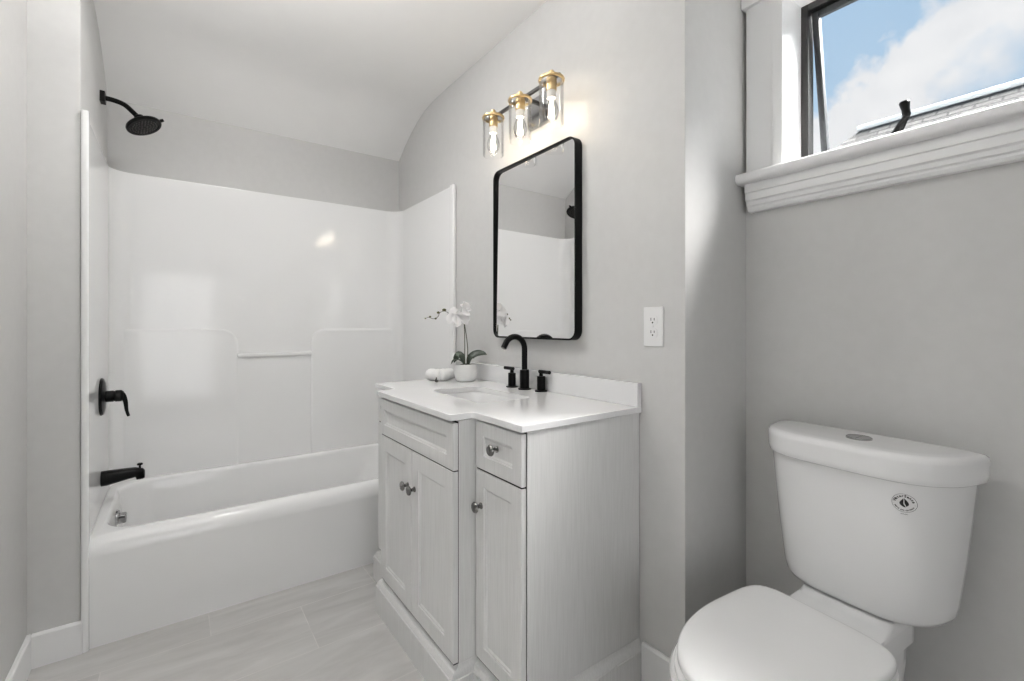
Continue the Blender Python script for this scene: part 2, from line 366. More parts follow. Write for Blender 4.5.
# ------------------------------------------------------------------ house outside
hs = thing('neighbour_house', 'neighbouring house with grey shingle roof and white ridge seen through the window', 'house', (1.0, 8, -3))
RX0, RX1, RY, RZ = -2.47, 7.0, 8.0, 3.955; dr = 3.2
b = bmesh.new()
vv = [b.verts.new(p) for p in [(RX0, RY, RZ), (RX1, RY, RZ), (RX1 + dr, RY - dr, RZ - dr), (RX0 - dr, RY - dr, RZ - dr), (RX0 - dr, RY + dr, RZ - dr), (RX1 + dr, RY + dr, RZ - dr)]]
for f in ((0, 1, 2, 3), (0, 3, 4), (1, 0, 4, 5), (2, 1, 5), (5, 4, 3, 2)): b.faces.new([vv[i] for i in f])
mk('roof', b, 'shingle', hs, 10)
b = tube([(RX0 - .05, RY, RZ + .02), (RX1 + .05, RY, RZ + .012)], .042, 8)
mk('ridge_cap', b, 'ridge', hs)
b = box(RX0 - dr + .4, RX1 + dr - .4, RY - dr + .4, RY + dr - .4, -3, RZ - dr)
mk('wall', b, 'siding', hs)

# ------------------------------------------------------------------ bathtub with its moulded surround
tub = thing('bathtub', 'white acrylic bathtub with tall moulded surround walls filling the alcove', 'bathtub', (-2.58, .47, 0))
TX0, TX1, TY0, TY1, TZ = -2.962, XS + .002, YF + .004, YM - .004, .38
def tl(inx0, inx1, iny0, iny1, r): return rrect(TX0 + inx0, TX1 - inx1, TY0 + iny0, TY1 - iny1, r, 8)
L = [at_z(tl(0, .006, 0, 0, .004), 0), at_z(tl(0, .006, 0, 0, .004), .02), at_z(tl(0, .003, 0, 0, .004), .318), at_z(tl(0, .003, 0, 0, .006), .328), at_z(tl(0, .006, .001, .001, .008), .342), at_z(tl(.001, .012, .002, .002, .012), .357),
     at_z(tl(.003, .022, .004, .004, .016), .369), at_z(tl(.008, .034, .008, .008, .02), .377), at_z(tl(.02, .046, .02, .02, .04), .3805), at_z(tl(.035, .058, .04, .05, .08), .3815),
     at_z(tl(.05, .072, .044, .075, .12), .380), at_z(tl(.056, .080, .049, .083, .12), .376), at_z(tl(.063, .090, .054, .095, .12), .362), at_z(tl(.072, .100, .059, .12, .12), .32),
     at_z(tl(.10, .125, .075, .22, .14), .15), at_z(tl(.12, .145, .10, .27, .14), .085), at_z(tl(.16, .185, .18, .32, .12), .06), at_z(tl(.25, .27, .4, .5, .06), .052)]
mk('tub_basin', loft(L), 'acrylic', tub, 50)
# surround: a U of panel, its corners curved, standing on the tub deck up to 1.888
ST = 1.888; PY0, PY1, PX = YF + .012, YM - .012, XB + .022
def upath(o, n=8):
    """inner face of the U, offset o into the alcove, from front of faucet side round the back to front of the mirror side"""
    r = .085 - min(o, .04); pts = [(XS + .001, PY0 + o)]
    cx_, cy_ = PX + o + r, PY0 + o + r
    for k in range(n + 1):
        a = -PI / 2 - PI / 2 * k / n; pts.append((cx_ + r * math.cos(a), cy_ + r * math.sin(a)))
    cy_ = PY1 - o - r
    for k in range(n + 1):
        a = PI - PI / 2 * k / n; pts.append((cx_ + r * math.cos(a), cy_ + r * math.sin(a)))
    pts.append((XS + .001, PY1 - o)); return pts
def outer(n=8):
    e = .0015; pts = [(XS + .001, YF + e)] + [(XB + e, YF + e)] * (n + 1) + [(XB + e, YM - e)] * (n + 1) + [(XS + .001, YM - e)]; return pts
loops = [at_z(outer(), .37), at_z(upath(.004), .37), at_z(upath(.004), .40), at_z(upath(0), .44), at_z(upath(0), ST - .006), at_z(upath(-.003), ST - .001), at_z(upath(-.006), ST), at_z(outer(), ST)]
b = loft(loops, False, False, False)
ends = [[lp[0] for lp in loops], [lp[-1] for lp in loops]]
bmesh.ops.remove_doubles(b, verts=b.verts, dist=1e-5)
mk('surround_wall', b, 'acrylic', tub, 40)
# rounded front flanges
for nm, ya, yb in (('front_flange', YF + .001, YF + .022), ('front_flange', YM - .022, YM - .001)):
    pr = rrect(XS - .030, XS + .012, ya, yb, .008, 4)
    mk(nm, loft([at_z(pr, .001 if ya < 0 else .355), at_z(pr, ST - .006), at_z([(p[0] * .92 + (XS - .01) * .08, p[1] * .92 + (ya + yb) / 2 * .08) for p in pr], ST)]), 'acrylic', tub)
# thicker lower panels of the back wall with rounded inner shoulders, and the moulded bar between them
def shoulder(y_in, y_out, top=1.118, z0=.372, r=.085, d=.008):
    P2 = fillet([(y_out, z0), (y_in, z0), (y_in, top), (y_out, top)], [0, 0, r, 0], 10)
    g = .016
    P3 = fillet([(y_out, z0), (y_in + (g if y_in < y_out else -g), z0), (y_in + (g if y_in < y_out else -g), top - g), (y_out, top - g)], [0, 0, r, 0], 10)
    return loft([[(XB + .004, p[0], p[1]) for p in P2], [(PX + d * .5, p[0], p[1]) for p in P2], [(PX + d * .85, p[0] * .7 + q[0] * .3, p[1] * .7 + q[1] * .3) for p, q in zip(P2, P3)], [(PX + d, p[0], p[1]) for p in P3]])
mk('moulded_panel', shoulder(.275, PY0 + .01), 'acrylic', tub, 40)
mk('moulded_panel', shoulder(.650, PY1 - .01), 'acrylic', tub, 40)
mk('moulded_bar', box(XB + .004, PX + .014, .27, .655, .962, .985, .006, 3), 'acrylic', tub)
# overflow cover on the faucet end of the basin
oy = TY0 + .060
ov = lathe([(.038, 0), (.039, .006), (.034, .012), (.0, .013)], 24, (-2.57, oy - .004, .320), (0, 1, -.12), cap1=False)
box(-2.590, -2.550, oy - .002, oy + .034, .302, .340, .006, bm=ov)
o = mk('overflow_cover', ov, 'satin', tub); mk('overflow_slot', box(-2.5495, -2.5485, oy + .004, oy + .030, .326, .334), 'slot', o); o['label'] = 'small chrome overflow cover below the spout'

# ------------------------------------------------------------------ shower fittings
sh = thing('shower_head', 'black round shower head on a bent arm high on the faucet wall', 'shower head', (-2.70, YF, 2.137))
b = box(-2.723, -2.677, YF, YF + .018, 2.114, 2.160, .002)
mk('wall_flange', b, 'black', sh)
arm = bez([(-2.70, YF + .004, 2.137), (-2.70, YF + .045, 2.135), (-2.697, YF + .082, 2.124), (-2.692, YF + .112, 2.097), (-2.688, YF + .132, 2.076)], 20)
mk('shower_arm', tube(arm, .0105, 14), 'black', sh)
hn = Vector((.20, .42, -.90)).normalized(); hc = Vector((-2.682, YF + .143, 2.058))
b = lathe([(.013, -.030), (.018, -.026), (.020, -.014), (.028, -.006), (.052, .004), (.066, .011), (.069, .016), (.069, .023), (.066, .027), (.057, .027), (.055, .0245)], 36, hc, hn)
head = mk('head', b, 'black', sh)
q = Vector((0, 0, 1)).rotation_difference(hn); b = bmesh.new()
for ring, cnt in ((.012, 6), (.024, 12), (.036, 18), (.047, 24)):
    for k in range(cnt):
        a = 2 * PI * k / cnt; lathe([(.0032, 0), (.0026, .003)], 6, hc + q @ Vector((ring * math.cos(a), ring * math.sin(a), .0250)), hn, bm=b)
mk('nozzle', b, 'darkmetal', head)
sd_ = (Vector((.15, .75, .35))); sd_ = (sd_ - hn * sd_.dot(hn)).normalized()
mk('spray_lever', tube([hc + sd_ * .060 + hn * .017, hc + sd_ * .077 + hn * .017, hc + sd_ * .083 + hn * .017], [.007, .007, .006], 10), 'black', head)

SY = PY0    # face of the surround on the faucet wall
vx, vz = -2.60, .837
va = thing('tub_valve', 'black lever valve with round plate above the tub spout', 'faucet', (vx, SY, vz))
b = lathe([(.078, 0), (.079, .004), (.075, .010), (.060, .014), (.028, .016)], 40, (vx, SY, vz), (0, 1, 0))
mk('escutcheon', b, 'black', va)
b = lathe([(.024, 0), (.024, .028), (.022, .030), (.022, .034), (.0245, .036), (.0245, .054), (.018, .062), (.008, .065)], 24, (vx, SY + .012, vz), (0, 1, 0))
h = mk('handle', b, 'black', va)
b = tube(bez([(vx, SY + .052, vz + .008), (vx + .002, SY + .070, vz + .003), (vx + .004, SY + .080, vz - .025), (vx + .006, SY + .084, vz - .062), (vx + .006, SY + .091, vz - .090)], 16), [.017, .016, .015, .013, .0115, .0105, .0095, .009, .0085, .008, .0075, .007, .0065, .006, .006, .006, .005], 12)
mk('lever', b, 'black', h)
px_, pz_ = -2.615, .489
sp = thing('tub_spout', 'black tub spout with a pull-up diverter below the lever valve', 'faucet', (px_, SY, pz_))
loops = []
for t, w, zt, zb in ((0, .030, .030, -.032), (.02, .030, .030, -.032), (.06, .028, .029, -.024), (.10, .026, .028, -.016), (.122, .024, .027, -.013), (.126, .024, .026, -.026), (.148, .021, .020, -.026), (.156, .015, .010, -.022)):
    loops.append([(px_ + p[0], SY + t * .93, pz_ + p[1]) for p in resample(rrect(-w, w, zb, zt, min(w, (zt - zb) / 2) * .8, 6), 32)])
mk('spout_body', loft(loops), 'black', sp, 50)
b = lathe([(.004, 0), (.004, .012), (.010, .014), (.011, .019), (.008, .022)], 16, (px_, SY + .128, pz_ + .022), (0, 0, 1))
mk('diverter_knob', b, 'black', sp)

# ------------------------------------------------------------------ vanity
VX0, VX1, BX0, BX1 = -2.047, -.972, -1.810, -1.210      # cabinet ends, bump ends
YR_, YC_, YB_ = .753, .679, YM - .002                    # body fronts (side, centre), back
def foot(o, of=None, back=YB_):
    of = o if of is None else of
    return [(VX0 - o, back), (VX0 - o, YR_ - of), (BX0 - o, YR_ - of), (BX0 - o, YC_ - of), (BX1 + o, YC_ - of), (BX1 + o, YR_ - of), (VX1 + o, YR_ - of), (VX1 + o, back)]
van = thing('vanity_cabinet', 'grey washed wood vanity cabinet with stepped front under the white counter', 'cabinet', (-1.51, .95, 0))
mk('body', loft([at_z(foot(-.016, back=YB_ - .016), .12), at_z(foot(0), .10), at_z(foot(0), .853), at_z(foot(-.001), .8558), at_z(foot(-.016, back=YB_ - .016), .8558), at_z(foot(-.016, back=YB_ - .016), .12)], False, False), 'wood', van, 20)
mk('plinth', loft([at_z(foot(.016, .033), 0), at_z(foot(.016, .033), .100), at_z(foot(.015, .032), .1015), at_z(foot(.013, .030), .102), at_z(foot(.0125, .029), .106), at_z(foot(.010, .025), .112), at_z(foot(.008, .022), .118), at_z(foot(.005, .012), .122), at_z(foot(.003, .006), .127), at_z(foot(.001, .002), .134)], cap0=True, cap1=True), 'wood', van, 25)
def panel(x0, x1, z0, z1, yf, th, stile, raised=True):
    def r(i, y): return [(x0 + i, y, z0 + i), (x1 - i, y, z0 + i), (x1 - i, y, z1 - i), (x0 + i, y, z1 - i)]
    L = [r(0, yf + th), r(0, yf + .002), r(.002, yf), r(stile, yf), r(stile + .002, yf + .003), r(stile + .006, yf + .004), r(stile + .010, yf + .007), r(stile + .012, yf + .0075)]
    return loft(L)
def knob(y, x, z, parent):
    b = lathe([(.0095, 0), (.0095, .002), (.006, .006), (.0055, .012), (.009, .017), (.0155, .019), (.0165, .022), (.0145, .026), (.007, .028), (.001, .0285)], 24, (x, y, z), (0, -1, 0))
    o = mk('knob', b, 'nickel', parent); return o
YD, YE = .660, .735
g = .0025
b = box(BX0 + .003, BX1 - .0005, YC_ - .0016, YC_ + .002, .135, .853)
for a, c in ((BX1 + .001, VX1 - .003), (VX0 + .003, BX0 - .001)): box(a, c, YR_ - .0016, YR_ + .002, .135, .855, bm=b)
mk('reveal', b, 'dark', van)  # dark plates behind the fronts stand in for the shade around them
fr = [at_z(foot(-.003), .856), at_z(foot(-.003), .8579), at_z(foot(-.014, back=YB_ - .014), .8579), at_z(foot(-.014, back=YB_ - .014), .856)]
b = loft(fr + [fr[0]], False, False); bmesh.ops.remove_doubles(b, verts=b.verts, dist=1e-6); mk('reveal', b, 'dark', van)  # dark ring draws the shade line under the counter
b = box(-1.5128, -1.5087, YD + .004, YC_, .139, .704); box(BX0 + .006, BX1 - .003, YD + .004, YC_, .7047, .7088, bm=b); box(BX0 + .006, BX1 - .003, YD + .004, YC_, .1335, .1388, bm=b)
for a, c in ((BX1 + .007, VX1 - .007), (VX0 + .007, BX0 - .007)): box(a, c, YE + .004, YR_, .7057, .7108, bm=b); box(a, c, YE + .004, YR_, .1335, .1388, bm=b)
mk('reveal', b, 'dark', van)  # dark strips fill the door and drawer gaps as painted shade
fd = mk('false_drawer_front', panel(BX0 + g, BX1 - .001, .709, .848, YD, .0172, .040), 'wood', van, 20)
dl = mk('door', panel(BX0 + g, -1.5125, .139, .7045, YD, .0172, .055), 'wood', van, 20); knob(YD, -1.538, .578, dl)
dr_ = mk('door', panel(-1.5090, BX1 - .001, .139, .7045, YD, .0172, .055), 'wood', van, 20); knob(YD, -1.482, .578, dr_)
for s, (a, c) in ((1, (BX1 + .004, VX1 - .004)), (-1, (VX0 + .004, BX0 - .004))):
    d = mk('drawer', panel(a, c, .711, .851, YE, .0162, .040), 'wood', van, 20); knob(YE, (a + c) / 2, .788, d)
    d = mk('door', panel(a, c, .139, .7055, YE, .0162, .045), 'wood', van, 20); knob(YE, a + .032 if s > 0 else c - .032, .602, d)
# counter with an undermount basin
KX0, KX1, KZ0, KZ1 = SXL, SXR, SYF, SYB = -1.705, -1.315, .825, 1.045
top = thing('countertop', 'white quartz countertop with backsplash and undermount basin on the grey cabinet', 'countertop', (-1.51, .95, .858))
def cfoot(o): return [(VX0 - .008 - o, YB_), (VX0 - .008 - o, YR_ - .026 - o), (BX0 - .012 - o, YR_ - .026 - o), (BX0 - .012 - o, .647 - o), (BX1 + .005 + o, .647 - o), (BX1 + .005 + o, YR_ - .026 - o), (VX1 + .008 + o, YR_ - .026 - o), (VX1 + .008 + o, YB_)]
def cround(o): return fillet(cfoot(o), [0, .004, .012, .012, .012, .012, .004, 0], 4)
slab_b = loft([at_z(cround(-.002), .858), at_z(cround(0), .860), at_z(cround(0), .876), at_z(cround(-.002), .878)])
slab = mk('slab', slab_b, 'quartz', top, 40)
cut_b = loft([at_z(rrect(SXL, SXR, SYF, SYB, .035, 8), .80), at_z(rrect(SXL, SXR, SYF, SYB, .035, 8), .95)])
cut = mk('cutter', cut_b, 'quartz', top)
bo = slab.modifiers.new('b', 'BOOLEAN'); bo.object = cut; bo.operation = 'DIFFERENCE'; bo.solver = 'EXACT'
bpy.context.view_layer.update()
me = evaluated(slab); slab.modifiers.clear(); wn = slab.modifiers.new('weighted_normal', 'WEIGHTED_NORMAL'); wn.keep_sharp = True; wn.weight = 80; slab.data = me; bpy.data.objects.remove(cut)
for p in me.polygons: p.use_smooth = True
me.set_sharp_from_angle(angle=math.radians(40))
mk('backsplash', box(VX0 - .008, VX1 + .008, YM - .021, YM - .001, .878, .955, .002), 'quartz', top)
L = []
for i, z in ((-.012, .8578), (-.012, .852), (-.004, .8575), (.004, .852), (.010, .80), (.018, .76), (.04, .742), (.09, .737), (.115, .736)):
    L.append(at_z(resample(rrect(SXL + i, SXR - i, SYF + i, SYB - i, max(.012, .04 - i * .2), 8), 64), z))
L = [at_z(resample(rrect(SXL - .012, SXR + .012, SYF - .012, SYB + .012, .045, 8), 64), .73)] + L[1:]
sk = mk('basin', loft(L), 'porcelain', top, 60)
mk('drain', lathe([(.022, 0), (.022, .003), (.018, .005), (.006, .004)], 24, (-1.51, .935, .7362)), 'black', sk)

# ------------------------------------------------------------------ basin faucet
fa = thing('basin_faucet', 'matte black gooseneck basin faucet with two lever handles on the white counter', 'faucet', (-1.507, 1.150, .878))
fx, fy, fz = -1.507, 1.152, .878
b = lathe([(.027, 0), (.027, .004), (.0195, .006), (.0195, .078), (.018, .080), (.012, .0805)], 32, (fx, fy, fz))
path = [(fx, fy, fz + .07), (fx, fy, fz + .12), (fx, fy, fz + .165)]
R_ = .050
for k in range(1, 15):
    a = math.radians(k * 155 / 14); path.append((fx, fy - R_ + R_ * math.cos(a), fz + .165 + R_ * math.sin(a)))
e = Vector(path[-1]); d_ = (Vector(path[-1]) - Vector(path[-2])).normalized(); path.append(tuple(e + d_ * .018))
tube(path, .0118, 18, bm=b)
spo = mk('spout', b, 'black', fa, 40)
tip = Vector(path[-1]); b = lathe([(.0095, -.002), (.0095, .002), (.006, .003)], 18, tip, d_)
mk('aerator', b, 'darkmetal', spo)
for s, hx, hy in ((-1, -1.592, 1.150), (1, -1.420, 1.168)):
    b = lathe([(.025, 0), (.025, .004), (.0165, .006), (.0165, .058), (.0155, .060), (.008, .0605), (.008, .076)], 28, (hx, hy, fz))
    h = mk('handle', b, 'black', fa, 40)
    b = tube([(hx - s * .012, hy, fz + .078), (hx - s * .010, hy, fz + .078), (hx + s * .052, hy, fz + .078), (hx + s * .054, hy, fz + .078)], [.0055, .0072, .0072, .0055], 14)
    mk('lever', b, 'black', h)

# ------------------------------------------------------------------ mirror
mi = thing('wall_mirror', 'tall black framed mirror with rounded corners hung above the basin', 'mirror', (-1.503, YM, 1.083))
MX0, MX1, MZ0, MZ1, MY = -1.773, -1.233, 1.083, 1.836, YM - .036
def ml(i, y, r): return [(p[0], y, p[1]) for p in rrect(MX0 + i, MX1 - i, MZ0 + i, MZ1 - i, r, 8)]
rings = [ml(0, YM - .001, .038), ml(0, MY + .001, .038), ml(.0008, MY, .037), ml(.0042, MY, .034), ml(.005, MY + .001, .033), ml(.005, MY + .004, .033), ml(.0070, MY + .0045, .031), ml(.0070, MY + .016, .031), ml(.0076, YM - .001, .031)]
b = loft(rings + [rings[0]], False, False); bmesh.ops.remove_doubles(b, verts=b.verts, dist=1e-6)
mk('frame', b, 'black', mi, 30)
b = loft([ml(.0068, YM - .0275, .031), ml(.0068, YM - .014, .031)])
for v in b.verts: v.co.y += -(v.co.x + 1.503) * .0115 + (v.co.z - 1.46) * .009
mk('mirror_glass', b, 'mirror', mi)

# ------------------------------------------------------------------ vanity light
vl = thing('vanity_light', 'three-light wall sconce with clear glass shades and gold fittings over the mirror', 'wall lamp', (-1.47, YM, 2.06))
mk('backplate', box(-1.535, -1.405, YM - .022, YM - .001, 1.950, 2.070, .003), 'satin', vl)
b = box(-1.478, -1.462, 1.118, YM - .02, 2.036, 2.048, .002); mk('arm', b, 'darkmetal', vl)
mk('bar', box(-1.700, -1.252, 1.112, 1.124, 2.036, 2.048, .0015), 'darkmetal', vl)
LY = 1.10
for lx in (-1.659, -1.4675, -1.279):
    b = lathe([(.008, 2.047), (.0105, 2.049), (.0105, 2.057), (.008, 2.060), (.002, 2.061)], 20, (lx, LY, 0))
    fi = mk('finial', b, 'gold', vl)
    b = lathe([(.011, 2.032), (.0112, 2.033), (.0112, 2.046), (.0105, 2.047)], 20, (lx, LY, 0)); box(lx - .007, lx + .007, LY, 1.118, 2.037, 2.047, .001, bm=b)
    mk('collar', b, 'darkmetal', fi)
    b = lathe([(.0405, 2.031), (.0470, 2.031), (.0480, 2.029), (.0480, 2.024), (.0468, 2.022), (.0405, 2.022), (.0405, 2.031)], 40, (lx, LY, 0), cap0=False, cap1=False)
    cp = mk('shade_ring', b, 'gold', vl)
    so = mk('socket', lathe([(.0185, 2.031), (.0195, 2.029), (.0195, 1.990), (.0180, 1.986)], 24, (lx, LY, 0)), 'gold', vl)
    mk('socket_sleeve', lathe([(.0170, 1.988), (.0170, 1.966), (.0160, 1.960)], 24, (lx, LY, 0)), 'lampwhite', so)
    b = lathe([(.020, 2.0305), (.0405, 2.0305), (.0440, 2.026), (.0450, 2.016), (.0450, 1.866), (.0438, 1.864), (.0428, 1.866), (.0428, 2.014), (.040, 2.0265), (.020, 2.0265)], 40, (lx, LY, 0), cap0=False, cap1=False)
    mk('glass_shade', b, 'shade', vl)
    b = lathe([(.010, 1.966), (.013, 1.956), (.022, 1.936), (.0265, 1.918), (.0265, 1.905), (.022, 1.888), (.012, 1.878), (.003, 1.875)], 28, (lx, LY, 0))
    bu = mk('bulb', b, 'bulb', vl)
    b = bmesh.new()
    for k in range(6):
        a = k * PI / 3; tube([(lx + .004 * math.cos(a), LY + .004 * math.sin(a), 1.954), (lx + .011 * math.cos(a + .4), LY + .011 * math.sin(a + .4), 1.893)], .0022, 6, bm=b)
    lathe([(.004, 1.960), (.005, 1.94), (.004, 1.92)], 8, (lx, LY, 0), bm=b)
    mk('filament', b, 'filament', bu)
    pd = bpy.data.lights.new('bulb_light', 'POINT'); pd.energy = BULB_W; pd.color = (1, .89, .75); pd.shadow_soft_size = .018
    po = bpy.data.objects.new('bulb_light', pd); C.objects.link(po); po.parent = vl; po.location = Vector((lx, LY, 1.913)) - ORG[vl.name]

# added ceiling lamp, unseen above the frame: an opaque bowl that throws its light up on the ceiling
CLX, CLY = -1.15, -.04
cl = thing('ceiling_lamp', 'white bowl ceiling lamp on a thin rod in the middle of the room', 'ceiling lamp', (CLX, CLY, ZC))
mk('canopy', lathe([(.06, 0), (.06, -.015), (.02, -.022)], 32, (CLX, CLY, ZC)), 'trim', cl)
mk('rod', lathe([(.008, -.02), (.008, -.44)], 12, (CLX, CLY, ZC)), 'trim', cl)
mk('bowl', lathe([(.16, -.365), (.165, -.365), (.155, -.40), (.11, -.435), (.01, -.450), (.001, -.444), (.11, -.428), (.148, -.396), (.158, -.366)], 40, (CLX, CLY, ZC), cap0=False, cap1=False), 'trim', cl)
bd = bpy.data.lights.new('bowl_light', 'AREA'); bd.shape = 'DISK'; bd.size = .26; bd.energy = BOWL_W; bd.color = (1, .99, .975)
bo_ = bpy.data.objects.new('bowl_light', bd); C.objects.link(bo_); bo_.parent = cl; bo_.location = (0, 0, -.367); bo_.rotation_euler = (PI, 0, 0)

# recessed downlight in front of the tub, added unseen above the frame
dl_ = thing('recessed_light', 'round flat downlight in the ceiling in front of the bathtub', 'ceiling lamp', (-1.87, .33, ZC))
mk('trim_ring', lathe([(.105, -.001), (.130, -.001), (.130, -.005), (.125, -.008), (.109, -.008), (.105, -.004)], 40, (-1.87, .33, ZC), cap0=False, cap1=False), 'trim', dl_)
mk('lens', lathe([(.107, -.001), (.107, -.004), (.001, -.004)], 40, (-1.87, .33, ZC), cap0=False), 'trim', dl_)
dd = bpy.data.lights.new('downlight', 'AREA'); dd.shape = 'DISK'; dd.size = .20; dd.energy = DOWN_W; dd.color = (1, .99, .975)
do = bpy.data.objects.new('downlight', dd); C.objects.link(do); do.parent = dl_; do.location = (0, 0, -.0095)

# ------------------------------------------------------------------ outlet
ot = thing('wall_outlet', 'white duplex electrical outlet on the wall right of the mirror', 'outlet', (-.9165, YM, 1.133))
OX, OZ = -.9165, 1.135
pl = mk('cover_plate', box(OX - .037, OX + .037, YM - .006, YM - .0005, OZ - .062, OZ + .062, .0035, 3), 'plastic', ot)
for s in (-1, 1):
    z = OZ + s * .0195
    rc = mk('receptacle', loft([[(p[0], y, p[1]) for p in fillet([(OX - .017, z - .009), (OX - .011, z - .0143), (OX + .011, z - .0143), (OX + .017, z - .009), (OX + .017, z + .009), (OX + .011, z + .0143), (OX - .011, z + .0143), (OX - .017, z + .009)], .003, 3)] for y in (YM - .005, YM - .0075)]), 'plastic', ot)
    b = box(OX - .0073, OX - .0050, YM - .0079, YM - .0070, z - .001, z + .008); box(OX + .0050, OX + .0073, YM - .0079, YM - .0070, z - .0002, z + .0072, bm=b)
    lathe([(.0027, 0), (.0027, .001)], 12, (OX, YM - .0070, z - .007), (0, -1, 0), bm=b)
    mk('slot', b, 'slot', rc)
mk('screw', lathe([(.003, 0), (.0028, .0012), (.001, .0015)], 12, (OX, YM - .006, OZ), (0, -1, 0)), 'plastic', ot)

# ------------------------------------------------------------------ orchid and washcloth
PXo, PYo, PZo = -1.885, 1.095, .878
orc = thing('potted_orchid', 'white orchid with arching stems in a small white pot on the counter', 'plant', (PXo, PYo, PZo))
b = lathe([(.036, 0), (.040, .002), (.047, .012), (.0525, .030), (.054, .050), (.0525, .070), (.051, .078), (.0495, .080), (.048, .078), (.047, .066)], 40, (PXo, PYo, PZo), cap1=True)
mk('pot', b, 'ceramic', orc, 50)
mk('moss', lathe([(.0475, .067), (.035, .075), (.015, .080), (.001, .081)], 24, (PXo, PYo, PZo)), 'moss', orc)
IM_R = Vector((.5857, .8105, 0)); IM_F = Vector((-.8105, .5857, 0)); UP = Vector((0, 0, 1))    # across and into the room, as the plant is turned
def pp(r, u, f=0): return Vector((PXo, PYo, PZo)) + IM_R * r + UP * u + IM_F * f
def blade(name, pts, widths, m, parent, nrm=None, cup=.25, th=.0012):
    P = bez(pts, 14); b = bmesh.new(); loops = []
    for i, p in enumerate(P):
        t = (P[min(i + 1, 14)] - P[max(i - 1, 0)]).normalized(); s = t.cross(nrm or UP); s = s.normalized() if s.length > 1e-4 else IM_R
        n_ = s.cross(t).normalized(); f = i / 14 * (len(widths) - 1); j = min(int(f), len(widths) - 2); w = widths[j] * (1 - f + j) + widths[j + 1] * (f - j)
        row = [p + s * w * k + n_ * (abs(k) ** 1.5) * w * cup for k in (-1, -.6, -.2, .2, .6, 1)]
        loops.append(row + [q - n_ * th for q in row[::-1]])
    return mk(name, loft(loops), m, parent, 50)
blade('leaf', [pp(.010, .075), pp(.020, .110), pp(.050, .128), pp(.080, .130), pp(.100, .124)], [.006, .013, .018, .017, .010, .001], 'leaf', orc, IM_F * -.8 + UP * .6)
blade('leaf', [pp(-.005, .075), pp(-.016, .112), pp(-.032, .122), pp(-.046, .106), pp(-.054, .086)], [.005, .014, .019, .013, .001], 'leaf', orc, IM_F * -.8 + UP * .6)
blade('leaf', [pp(.0, .075, -.01), pp(-.025, .100, -.03), pp(-.048, .100, -.05), pp(-.062, .083, -.06)], [.006, .012, .012, .001], 'leaf', orc, UP)
blade('leaf', [pp(.005, .075, .01), pp(.02, .105, .04), pp(.03, .112, .065), pp(.03, .10, .085)], [.006, .014, .014, .001], 'leaf', orc, UP)
st1 = bez([pp(.005, .075), pp(.010, .14), pp(.002, .22), pp(-.010, .275), pp(-.040, .302), pp(-.085, .312)], 24)
st2 = bez([pp(-.006, .075), pp(-.004, .15), pp(-.006, .25), pp(-.010, .28), pp(-.020, .292)], 20)
s1 = mk('stem', tube(st1, .0022, 8), 'stem', orc); mk('stem', tube(st2, .0020, 8), 'stem', orc)
tipb = bez([pp(-.070, .310), pp(-.095, .326), pp(-.120, .320), pp(-.130, .300), pp(-.150, .291), pp(-.172, .298), pp(-.188, .293)], 24)
mk('bud_stem', tube(tipb, .0012, 6), 'stem', s1)
for (r, u, s) in ((-.100, .332, .0085), (-.128, .320, .0060), (-.140, .292, .0045), (-.166, .301, .0045), (-.188, .293, .0035)):
    b = bmesh.new(); bmesh.ops.create_icosphere(b, subdivisions=2, radius=s)
    for v in b.verts: v.co = Vector((v.co.x * 1.2, v.co.y * 1.2, v.co.z * .85 if s > .006 else v.co.z)) + pp(r, u)
    mk('bud', b, 'bud', orc)
def flower(c, facing, roll, size):
    facing = facing.normalized(); up = (UP - facing * UP.dot(facing)).normalized(); sd = facing.cross(up)
    q = Matrix.Rotation(roll, 3, facing); up = q @ up; sd = q @ sd
    root = None
    col = lathe([(.001, 0), (.004, .003), (.005, .008), (.003, .013)], 10, c, facing)
    fl = mk('flower', col, 'petal', orc)
    for k, (a, w, ln) in enumerate(((90, .30, .9), (210, .30, .85), (330, .30, .85), (25, .55, 1.0), (155, .55, 1.0))):
        d = sd * math.cos(math.radians(a)) + up * math.sin(math.radians(a)); s_ = size * ln
        blade('petal', [c + d * .002, c + d * s_ * .35 + facing * s_ * .12, c + d * s_ * .75 + facing * s_ * .15, c + d * s_ + facing * s_ * .02], [.12 * w * size, w * size * .8, w * size, w * size * .75, .05 * size], 'petal', fl, facing, .15, .0006)
    return fl
flower(pp(-.020, .284, -.014), IM_R * .5 + IM_F * -.8 + UP * .05, .2, .046)
flower(pp(-.054, .282, -.016), IM_R * -.35 + IM_F * -.9 + UP * -.1, -.4, .042)
flower(pp(.002, .332, -.004), IM_R * .7 + IM_F * -.45 + UP * .35, .9, .044)
flower(pp(-.058, .312, .008), IM_R * -.5 + IM_F * -.6 + UP * .3, 1.4, .038)

